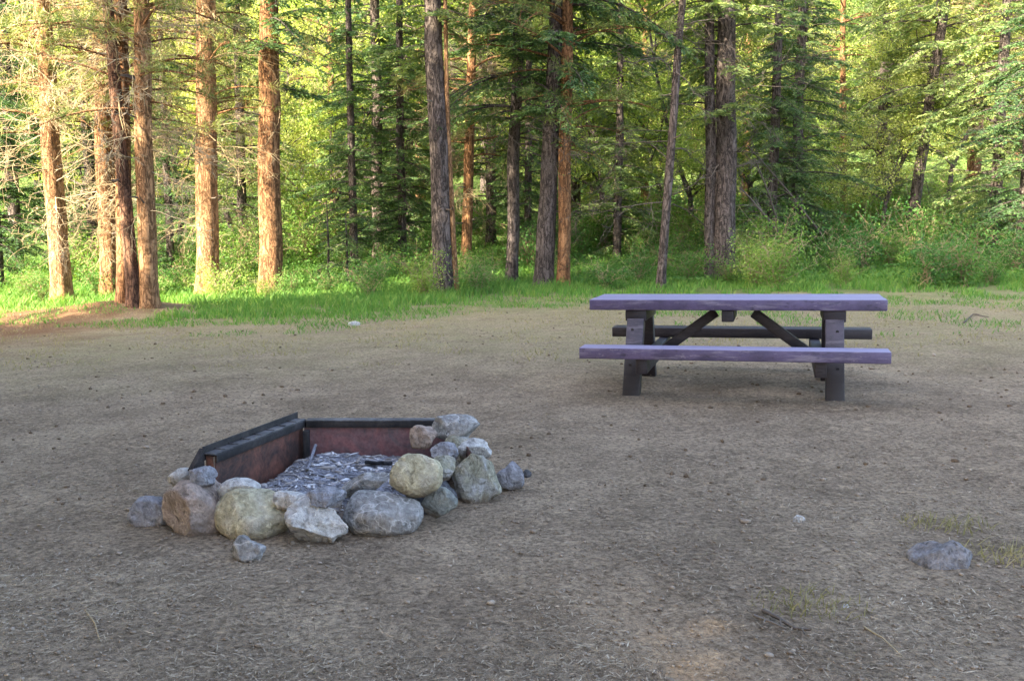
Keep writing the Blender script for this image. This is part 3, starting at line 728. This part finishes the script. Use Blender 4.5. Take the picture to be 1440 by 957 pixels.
def proto(name, wl, m_w, m_l):
    w, l = wl; return (w.build('branches', m_w, link=False, smooth=True), l.build('foliage', m_l, link=False))
PR = {
 'fir_full': [proto('f', conifer(s, 13, .7, 2.3, .40, 5), M['bark_grey'], M['fir']) for s in (11, 12)],
 'fir_tall': [proto('f', conifer(s, 20, 3.2, 2.7, .45, 5), M['bark_grey'], M['fir']) for s in (21, 22)],
 'fir_high': [proto('f', conifer(s, 19, 6.0, 2.3, .55, 4), M['bark_grey'], M['fir']) for s in (23,)],
 'pine': [proto('p', conifer(s, 19, 4.2, 2.6, .50, 4, style='pine'), M['bark_red'], M['pine']) for s in (31, 32)],
 'leafy': [proto('l', broadleaf(s, 7.5, 2, 9, .085), M['bark_grey'], M['leafy']) for s in (41, 42)],
 'shrub': [proto('s', shrub(s, 1.15, .75, 13, 8, .06), M['deadtwig'], M['shrub']) for s in (51, 52, 53)],
 'shrub_y': [proto('s', shrub(s, 1.3, .9, 14, 9, .055), M['deadtwig'], M['shrub_y']) for s in (54, 55)],
}
DEAD = [deadwood(s, 1.5, 7.0, 46, 1.6, .55).build('dead_branches', M['deadtwig'], link=False) for s in (61, 62)]
DEADG = [deadwood(s, 1.6, 7.5, 22, 1.8, .35).build('dead_branches', M['greytwig'], link=False) for s in (63, 64)]

def add_crown(t, kind, i=0, rot=0, sc=1, off=(0,0,0), zs=1):
    w, l = PR[kind][i % len(PR[kind])]
    cr = link_mesh('crown', l, t); cr.location = off; cr.rotation_euler = (0, 0, rot); cr.scale = (sc, sc, sc*zs)
    br = link_mesh('branches', w, cr)
    return cr
def add_dead(t, me, rot=0, sc=1, off=(0,0,0)):
    o = link_mesh('dead_branches', me, t); o.rotation_euler = (0,0,rot); o.scale = (sc,)*3; o.location = off; return o

# near trees: base pixel, pixel at the top of the frame, width in pixels near the base
def near_tree(name, bx, by, tx, ty, w, bark, label, crown=None, dead=None, seed=1, H=17, dist=None, taper=.6, flare=.6, cs=1.0, cidx=0, crot=0, coff=0, cat='tree', group='trunks standing along the edge of the clearing', sides=26):
    b = on_g(bx, by) if dist is None else at(bx, by, dist)
    if dist is not None: b.z = g(b.x, b.y)
    k = b.y/F; r = w*k*.5*.88; topp = at(tx, ty, b.y)
    s = (topp.x-b.x)/(topp.z-b.z); Ht = H
    v = Vector((s, 0, 1)); hz = topp.z-b.z
    pts = [(0,0,-.15), tuple(v*hz*.5), tuple(v*hz), tuple(v*hz+Vector((s*.3, 0, 1))*(Ht-hz))]
    t = empty(name, (b.x, b.y, b.z))
    trunk_mesh(pts, [r, r*.93, r*(.93-.16*min(hz/6, 1)), .03], seed, sides=sides, flare=flare, step=.16).build('trunk', M[bark], t, smooth=True)
    rs_ = random.Random(seed*13)
    for q in range(5 if w > 15 else 2):
        z = rs_.uniform(1.2, 6); a = rs_.uniform(2.6, 6.8); c0 = Vector((s*z, 0, z)); d = Vector((math.cos(a), math.sin(a), rs_.uniform(-.3, .5))).normalized()
        rr = r*.9; l = rs_.uniform(.08, .3); mb = MB(); mb.tube([c0+d*rr*.7, c0+d*(rr+l*.5), c0+d*(rr+l)+Vector((0,0,rs_.uniform(-.03,.03)))], [.022, .015, .008], 6, .3)
        mb.build('branch_stub', M['greytwig'], t, smooth=True)
    if crown: add_crown(t, crown, cidx, crot, cs, (s*6, 0, coff))
    if dead: add_dead(t, dead, seed*1.7, 1, (s*3, 0, 0))
    tag(t, label, cat, group); return t
near_tree('pine_tree', 88, 424, 58, 0, 31, 'bark_tan', 'sunlit tan pine trunk furthest left, leaning to the left as it rises', 'pine', DEAD[0], 1, coff=-.6)
near_tree('pine_tree', 156, 416, 140, 0, 31, 'bark_red', 'sunlit orange trunk rising just behind the dark leaning stem on the left', 'pine', DEAD[1], 2, cidx=1, coff=-.9)
near_tree('pine_tree', 190, 431, 151, 0, 21, 'bark_dark', 'thin dark brown stem leaning left across its sunlit neighbours', None, DEAD[0], 3, flare=.8, H=14)
near_tree('pine_tree', 176, 424, 170, 0, 25, 'bark_red', 'reddish trunk directly behind the dark leaning stem', 'pine', None, 4, crot=2, coff=-.6)
near_tree('pine_tree', 209, 430, 198, 0, 30, 'bark_tan', 'pale sunlit trunk at the right of the tight left cluster', 'pine', DEAD[1], 5, cidx=1, crot=1, coff=-.8)
near_tree('pine_tree', 291, 416, 290, 0, 36, 'bark_tan', 'straight pale tan sunlit trunk standing alone between the left cluster and the orange banded trunk', 'pine', DEAD[0], 6, crot=4, coff=-.9)
near_tree('pine_tree', 380, 414, 378, 0, 37, 'bark_red', 'orange sunlit trunk with dark bands and dark needles hanging over its top', 'fir_high', None, 7, crot=1, coff=-1.4)
near_tree('pine_tree', 626, 411, 608, 0, 34, 'bark_grey', 'tall shaded grey brown trunk in the middle, nearest to the fire ring', 'fir_high', None, 8, crot=2, coff=-1.0)
near_tree('pine_sapling', 642, 411, 630, 190, 9, 'bark_tan', 'slender pale stem growing against the tall grey brown middle trunk', None, None, 9, H=8)
near_tree('pine_tree', 655, 385, 664, 60, 17, 'bark_red', 'thin reddish trunk just right of the tall middle trunk', 'pine', DEAD[1], 10, cidx=0, crot=3, coff=-1)
near_tree('fir_tree', 719, 398, 729, 0, 20, 'bark_grey', 'grey trunk standing alone halfway between the middle trunk and the red barked pair', 'fir_tall', None, 11, crot=1)
near_tree('fir_tree', 764, 402, 782, 60, 30, 'bark_grey', 'grey trunk leaning right against the red barked trunk', 'fir_tall', DEADG[0], 12, cidx=1, crot=2, coff=1.2)
near_tree('pine_tree', 792, 402, 798, 50, 21, 'bark_red', 'red barked trunk right of the leaning grey trunk', 'pine', None, 13, cidx=1, crot=5, coff=-1.0)
near_tree('pine_tree', 906, 322, 908, 60, 13, 'bark_red', 'small distant red trunk left of the thin leaning grey stem', 'pine', None, 14, crot=1, H=15)
near_tree('fir_tree', 928, 404, 960, 0, 14, 'bark_grey', 'thin grey stem leaning right behind the picnic table', None, DEADG[1], 15, H=12)
near_tree('fir_tree', 999, 392, 998, 0, 18, 'bark_grey', 'narrower left trunk of the dark pair behind the picnic table', 'fir_high', None, 16, crot=3, coff=-1.8)
near_tree('fir_tree', 1018, 392, 1022, 0, 34, 'bark_grey', 'thick dark furrowed trunk behind the picnic table', 'fir_high', DEADG[0], 17, crot=4, coff=-2.2)
near_tree('pine_tree', 1187, 300, 1185, 60, 11, 'bark_red', 'small distant sunlit red trunk at the right above the bushes', 'pine', None, 18, crot=2, H=14)
near_tree('fir_tree', 1278, 334, 1330, 0, 18, 'bark_grey', 'dark trunk leaning right above the sunlit bushes', 'fir_tall', DEADG[1], 19, crot=5)
for i, (bx, by, h) in enumerate(((462, 402, 60), (488, 404, 52))):
    b = on_g(bx, by); t = empty('fir_sapling', tuple(b)); Hs = h/F*b.y*2.0
    trunk_mesh([(0,0,-.05), (0.02,0,Hs*.5), (0,0,Hs)], [.035, .025, .008], 70+i, sides=8).build('trunk', M['bark_grey'], t, smooth=True)
    w, l = conifer(90+i, Hs, .5, .55, .22, 4, .3, leaf=(.08,.02), sparse=.3); cr = l.build('crown', M['fir'], t); w.build('branches', M['bark_grey'], cr)
    tag(t, ('thin young fir in the grass left of the middle trunk', 'slightly shorter young fir just right of the other sapling')[i], 'sapling', 'young firs in the grass')
def leaning_branch(a, b, r, label, seed):
    A, B = a, b; rnd = random.Random(seed); P = [A.lerp(B, u)+Vector((0,0,.12*math.sin(u*3)+.05*mn.noise((u*4, seed, 0)))) for u in np.linspace(0, 1, 12)]
    mb = MB(); o = P[0]; mb.tube([p-o for p in P], [r*(1-.7*i/12) for i in range(12)], 7, .25)
    for k in range(26):
        i = rnd.randint(2, 10); q = P[i]-o; d = (P[i+1]-P[i]).normalized(); w = (d+Vector((rnd.gauss(0, .6), rnd.gauss(0, .6), rnd.gauss(0, .6)))).normalized(); l = rnd.uniform(.2, .8)
        mb.tube([q, q+w*l*.5+Vector((0,0,-.02)), q+w*l+Vector((0,0,-.1*l))], [.008, .006, .003], 3, rnd.random())
    ob = mb.build('fallen_branch', M['greytwig'], smooth=True); ob.location = o; tag(ob, label, 'branch', 'dead branches by the forest edge')
leaning_branch(at(1125, 372, 23.5), at(1040, 265, 23.2), .045, 'dark dead branch slanting down to the right of the thick furrowed trunk', 3)
leaning_branch(at(1108, 360, 24.5), at(1062, 225, 24), .035, 'thin dead branch leaning steeply against the thick furrowed trunk', 4)
leaning_branch(at(1165, 345, 25), at(1050, 205, 24.5), .035, 'long bare grey branch drooping over the bushes behind the picnic table', 5)

# far trees
TR = {k: trunk_mesh([(0,0,-.3), (.05,.02,5), (0,.05,11), (0,0,H)], [.17, .15, .11, .02], s, sides=14, step=.4).build('trunk', M[b], smooth=True, link=False)
      for k, b, H, s in (('r1', 'bark_red', 18, 31), ('g1', 'bark_grey', 19, 32), ('g2', 'bark_grey', 12.5, 33), ('t1', 'bark_tan', 18, 34))}
FAR = {'fir_full': ('fir_tree', 'g2', 'full green fir with branches down to the ground among the forest trees behind the clearing', 'green firs in the forest'),
       'fir_tall': ('fir_tree', 'g1', 'tall grey trunked fir deep in the forest behind the clearing', 'tall firs deep in the forest'),
       'pine': ('pine_tree', 'r1', 'red trunked pine deep in the forest behind the clearing', 'pines deep in the forest'),
       'leafy': ('leafy_tree', None, 'slim yellow green leafy tree in the forest behind the clearing', 'leafy trees in the forest')}
spots = []
rnd = random.Random(5)
def free(x, y, d):
    return all((x-a)**2+(y-b)**2 > d*d for a, b in spots)
def far_tree(kind, x, y, sc, rot, i):
    nm, tr, lab, grp = FAR[kind]; t = empty(nm, (x, y, g(x, y)), (0, 0, rot)); t.scale = (sc,)*3
    if tr:
        if kind == 'pine' and i % 3 == 0: tr = 't1'
        link_mesh('trunk', TR[tr], t); add_crown(t, kind, i)
        if kind != 'fir_full' or i % 3 == 0: add_dead(t, DEAD[i % 2] if i % 3 else DEADG[i % 2], i)
    else:
        w, l = PR['leafy'][i % 2]; link_mesh('trunk', w, t); link_mesh('crown', l, t)
    tag(t, lab, FAR[kind][0].replace('_', ' ').replace('leafy ', '').replace('fir tree', 'tree').replace('pine tree', 'tree'), grp)
# chosen mid-distance trees: kind, pixel x, distance, scale
for i, (k, px, y, sc) in enumerate([('fir_full', 530, 27, .95), ('fir_full', 575, 31, 1.1), ('fir_full', 1120, 27.5, .9), ('fir_full', 1235, 33, 1), ('leafy', 445, 30, 1), ('leafy', 850, 30, 1.05),
        ('fir_full', 20, 27, 1), ('fir_full', 130, 30, 1), ('leafy', 250, 31, 1), ('fir_full', 340, 29, .85), ('fir_full', 690, 30, 1), ('leafy', 975, 29, .9), ('fir_full', 1400, 27, .95), ('leafy', 1330, 36, 1.1), ('leafy', 1160, 37, 1.1), ('fir_full', 835, 38, 1.1),
        ('fir_full', 497, 24.5, .62), ('fir_full', 566, 25.5, .7), ('fir_full', 1085, 26, .8), ('fir_full', 868, 27, .7), ('fir_full', -8, 23.5, .75), ('fir_full', 238, 25, .6), ('fir_full', 1440, 24.5, .8), ('fir_full', 742, 26.5, .62), ('leafy', 1240, 29, .8), ('leafy', 1060, 31, 1.0), ('leafy', 330, 34, 1.1), ('leafy', 690, 35, 1.1), ('leafy', 100, 35, 1.1)]):
    p = at(px, 300, y); spots.append((p.x, p.y)); far_tree(k, p.x, p.y, sc, i*1.3, i)
cnt = 0
for tries in range(2500):
    y = 27+58*rnd.random()**.8; x = rnd.uniform(-(y*.53+1), y*.60+3)
    if not free(x, y, 2.1+.012*y): continue
    spots.append((x, y)); cnt += 1
    k = rnd.choices(['fir_full', 'fir_tall', 'pine', 'leafy'], [2, 1.7, 2.6, 4])[0]
    far_tree(k, x, y, rnd.uniform(.8, 1.2), rnd.uniform(0, 6.28), cnt)
    if cnt >= 145: break
# far wooded hillside
def far_wood():
    mb = MB(); n = 60000; y = 84+RNG.random(n)*26; x = (RNG.random(n)*2-1)*80
    lump = np.array([mn.noise((a*.22, b*.3, 1))+.5*mn.noise((a*.6, b*.6, 2)) for a, b in zip(x, y)])
    z = np.array([g(a, min(b, 105)) for a, b in zip(x, y)])+RNG.random(n)*(9+7*lump)
    D = RNG.normal(size=(n, 3)); mb.leaves(np.stack([x, y, z], 1), D, .9*(.6+RNG.random(n)), .45, RNG.random(n))
    tag(mb.build('far_wood', M['leafy']), 'distant mass of forest on the slope behind the trees', 'forest', kind='stuff')
far_wood()
def forest_herbs():
    mb = MB(); n = 60000; y = 21+44*RNG.random(n)**1.2; x = (RNG.random(n)*2-1)*(y*.58+1); P = []; T = []
    for a, b in zip(x, y):
        c = mn.noise((a*.7, b*.7, 31))
        if c < -.15: continue
        P.append((a, b, g(a, b)+random.random()*(.12+.35*max(c, 0)))); T.append(min(1, max(0, .5*random.random()+.3+.6*c)))
    n = len(P); D = RNG.normal(size=(n, 3)); D[:, 2] = np.abs(D[:, 2])*.6
    L = .05+.09*RNG.random(n)
    mb.leaves(np.array(P), D, L*(1+.012*(np.array(P)[:, 1]-20)), .04+.02*RNG.random(n), np.array(T))
    tag(mb.build('ground_cover', M['shrub']), 'low leafy ground cover on the forest floor', 'ground cover', kind='stuff')
forest_herbs()
# shrubs
rs = random.Random(9); placed = []
def put_shrub(kind, x, y, sc, i, lab, grp):
    t = empty('bush', (x, y, g(x, y)-.02), (0, 0, rs.uniform(0, 6.28))); t.scale = (sc, sc, sc*rs.uniform(.75, 1.1))
    w, l = PR[kind][i % len(PR[kind])]; link_mesh('stems', w, t); link_mesh('leaves', l, t); tag(t, lab, 'bush', grp)
i = 0
for tries in range(6000):
    y = 19.2+rs.random()**1.3*22; x = rs.uniform(-1, 1)*(y*.56+1)
    if y < edge(x)+2.4+1.2*mn.noise((x*.5, y*.5, 3)): continue
    if any((x-a)**2+(y-b)**2 < .75**2 for a, b in placed): continue
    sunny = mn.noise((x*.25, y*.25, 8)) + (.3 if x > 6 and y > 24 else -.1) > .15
    placed.append((x, y)); i += 1
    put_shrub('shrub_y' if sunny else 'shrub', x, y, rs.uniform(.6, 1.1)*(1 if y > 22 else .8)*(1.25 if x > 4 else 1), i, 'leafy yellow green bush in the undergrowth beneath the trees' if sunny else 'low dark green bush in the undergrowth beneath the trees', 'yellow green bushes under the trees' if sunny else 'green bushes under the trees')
    if i >= 235: break
for px, y, sc in ((862, 29, 1.3), (885, 30.5, 1.2), (955, 28, 1.2), (975, 30, 1.2), (1205, 31, 1.2), (1238, 33, 1.4), (1262, 31, 1.2), (1310, 30, 1.3), (1345, 31.5, 1.3), (335, 24, 1.1), (350, 26, 1.2), (432, 27, 1.5), (448, 29, 1.6), (120, 24, 1), (650, 26, 1.0)):
    p = at(px, 330, y); i += 1; put_shrub('shrub_y', p.x, p.y, sc*1.15, i, 'leafy yellow green bush in the undergrowth beneath the trees', 'yellow green bushes under the trees')

# ------------------------------------------------------------------ trees to the left and behind the camera: they shade the clearing
def shade_row():
    # sunlight reaches places with sun coordinate u below U0 and, through small gaps, spots listed here
    U0 = -16.6
    gaps = [(-.9, 3.1, .0)]
    rr = random.Random(3); wood, ndl = conifer(77, 25, 2.5, 3.4, .34, 7, .9, fine=0, leaf=(.17, .055))
    V = np.concatenate(ndl.v); 
    me = ndl.build('foliage', M['fir'], link=False); mw = wood.build('branches', M['bark_grey'], link=False)
    tr = trunk_mesh([(0,0,-.3), (0,.1,10), (0,0,24.6)], [.25, .2, .04], 55, sides=12, step=.5).build('trunk', M['bark_grey'], link=False)
    LV = V.reshape(-1, 4, 3)
    sunv = np.array(SUN); spots_ = [(.42, 3.75, .17), (.30, 4.15, .13), (.50, 3.35, .19), (.60, 3.0, .11), (.72, 2.72, .12), (.52, 3.2, .08)]
    k = 0
    for row, w in enumerate((7.5, 11.5)):
        u = U0+1.8+row*.7
        while u < 9:
            x = u*EU[0]+w*EW[0]+rr.uniform(-.4, .4); y = u*EU[1]+w*EW[1]+rr.uniform(-.4, .4)
            t = empty('fir_tree', (x, y, g(x, y)), (0, 0, rr.uniform(0, 6.28))); s = rr.uniform(.92, 1.02); t.scale = (s,)*3
            # boughs have gaps through which a little sun comes down in front of the camera
            Rm_ = np.array(Matrix.Rotation(t.rotation_euler.z, 3, 'Z')); C = (LV.mean(1)*s)@Rm_.T + np.array(t.location)
            kill = np.zeros(len(C), bool); rg = np.random.default_rng(k)
            for gx, gy, gr in spots_:
                rel = C-np.array([gx, gy, g(gx, gy)]); tt = rel@sunv; dist = np.linalg.norm(rel-tt[:, None]*sunv, axis=1)
                kill |= (dist < gr*.95+.10+.16*rg.random(len(C))) & (rg.random(len(C)) < .74)
            if kill.any():
                m2 = MB(); L2 = LV[~kill]; m2.add(L2.reshape(-1, 3), np.arange(len(L2)*4).reshape(-1, 4), np.concatenate(ndl.t)[~kill]); mc = m2.build('foliage', M['fir'], link=False)
            else: mc = me
            link_mesh('trunk', tr, t); c = link_mesh('crown', mc, t); link_mesh('branches', mw, c)
            tag(t, 'tall fir beside the camera that shades the clearing', 'tree', 'firs beside the camera'); k += 1; u += 2.7
shade_row()

# ------------------------------------------------------------------ light
w = bpy.data.worlds.new('World'); scn.world = w; w.use_nodes = True; nt = w.node_tree
sky = nt.nodes.new('ShaderNodeTexSky'); sky.sky_type = 'NISHITA'; sky.sun_disc = False
sky.sun_elevation = SE; sky.sun_rotation = math.atan2(SUN.x, SUN.y); sky.air_density = .8; sky.dust_density = 4.0; sky.ozone_density = .3
nt.links.new(sky.outputs[0], nt.nodes['Background'].inputs[0]); nt.nodes['Background'].inputs[1].default_value = .15
sl = bpy.data.lights.new('sun', 'SUN'); sl.energy = 4.4; sl.angle = R(.6); sl.color = (1, .88, .66)
so = bpy.data.objects.new('sun', sl); col.objects.link(so); so.rotation_euler = SUN.to_track_quat('Z', 'Y').to_euler(); so.location = (-20, -16, 20)

cam = bpy.data.cameras.new('camera'); co = bpy.data.objects.new('camera', cam); col.objects.link(co)
co.location = (0, 0, CAMZ); co.rotation_euler = (PI/2-PITCH, 0, 0)
cam.sensor_width = 36; cam.lens = 36*F/1440; cam.clip_end = 500; cam.clip_start = .05
scn.camera = co
vs = scn.view_settings; vs.view_transform = 'Standard'; vs.look = 'None'; vs.gamma = 1; vs.exposure = 2.95
scn.cycles.max_bounces = 5; scn.cycles.diffuse_bounces = 3; scn.cycles.glossy_bounces = 2; scn.cycles.transmission_bounces = 3
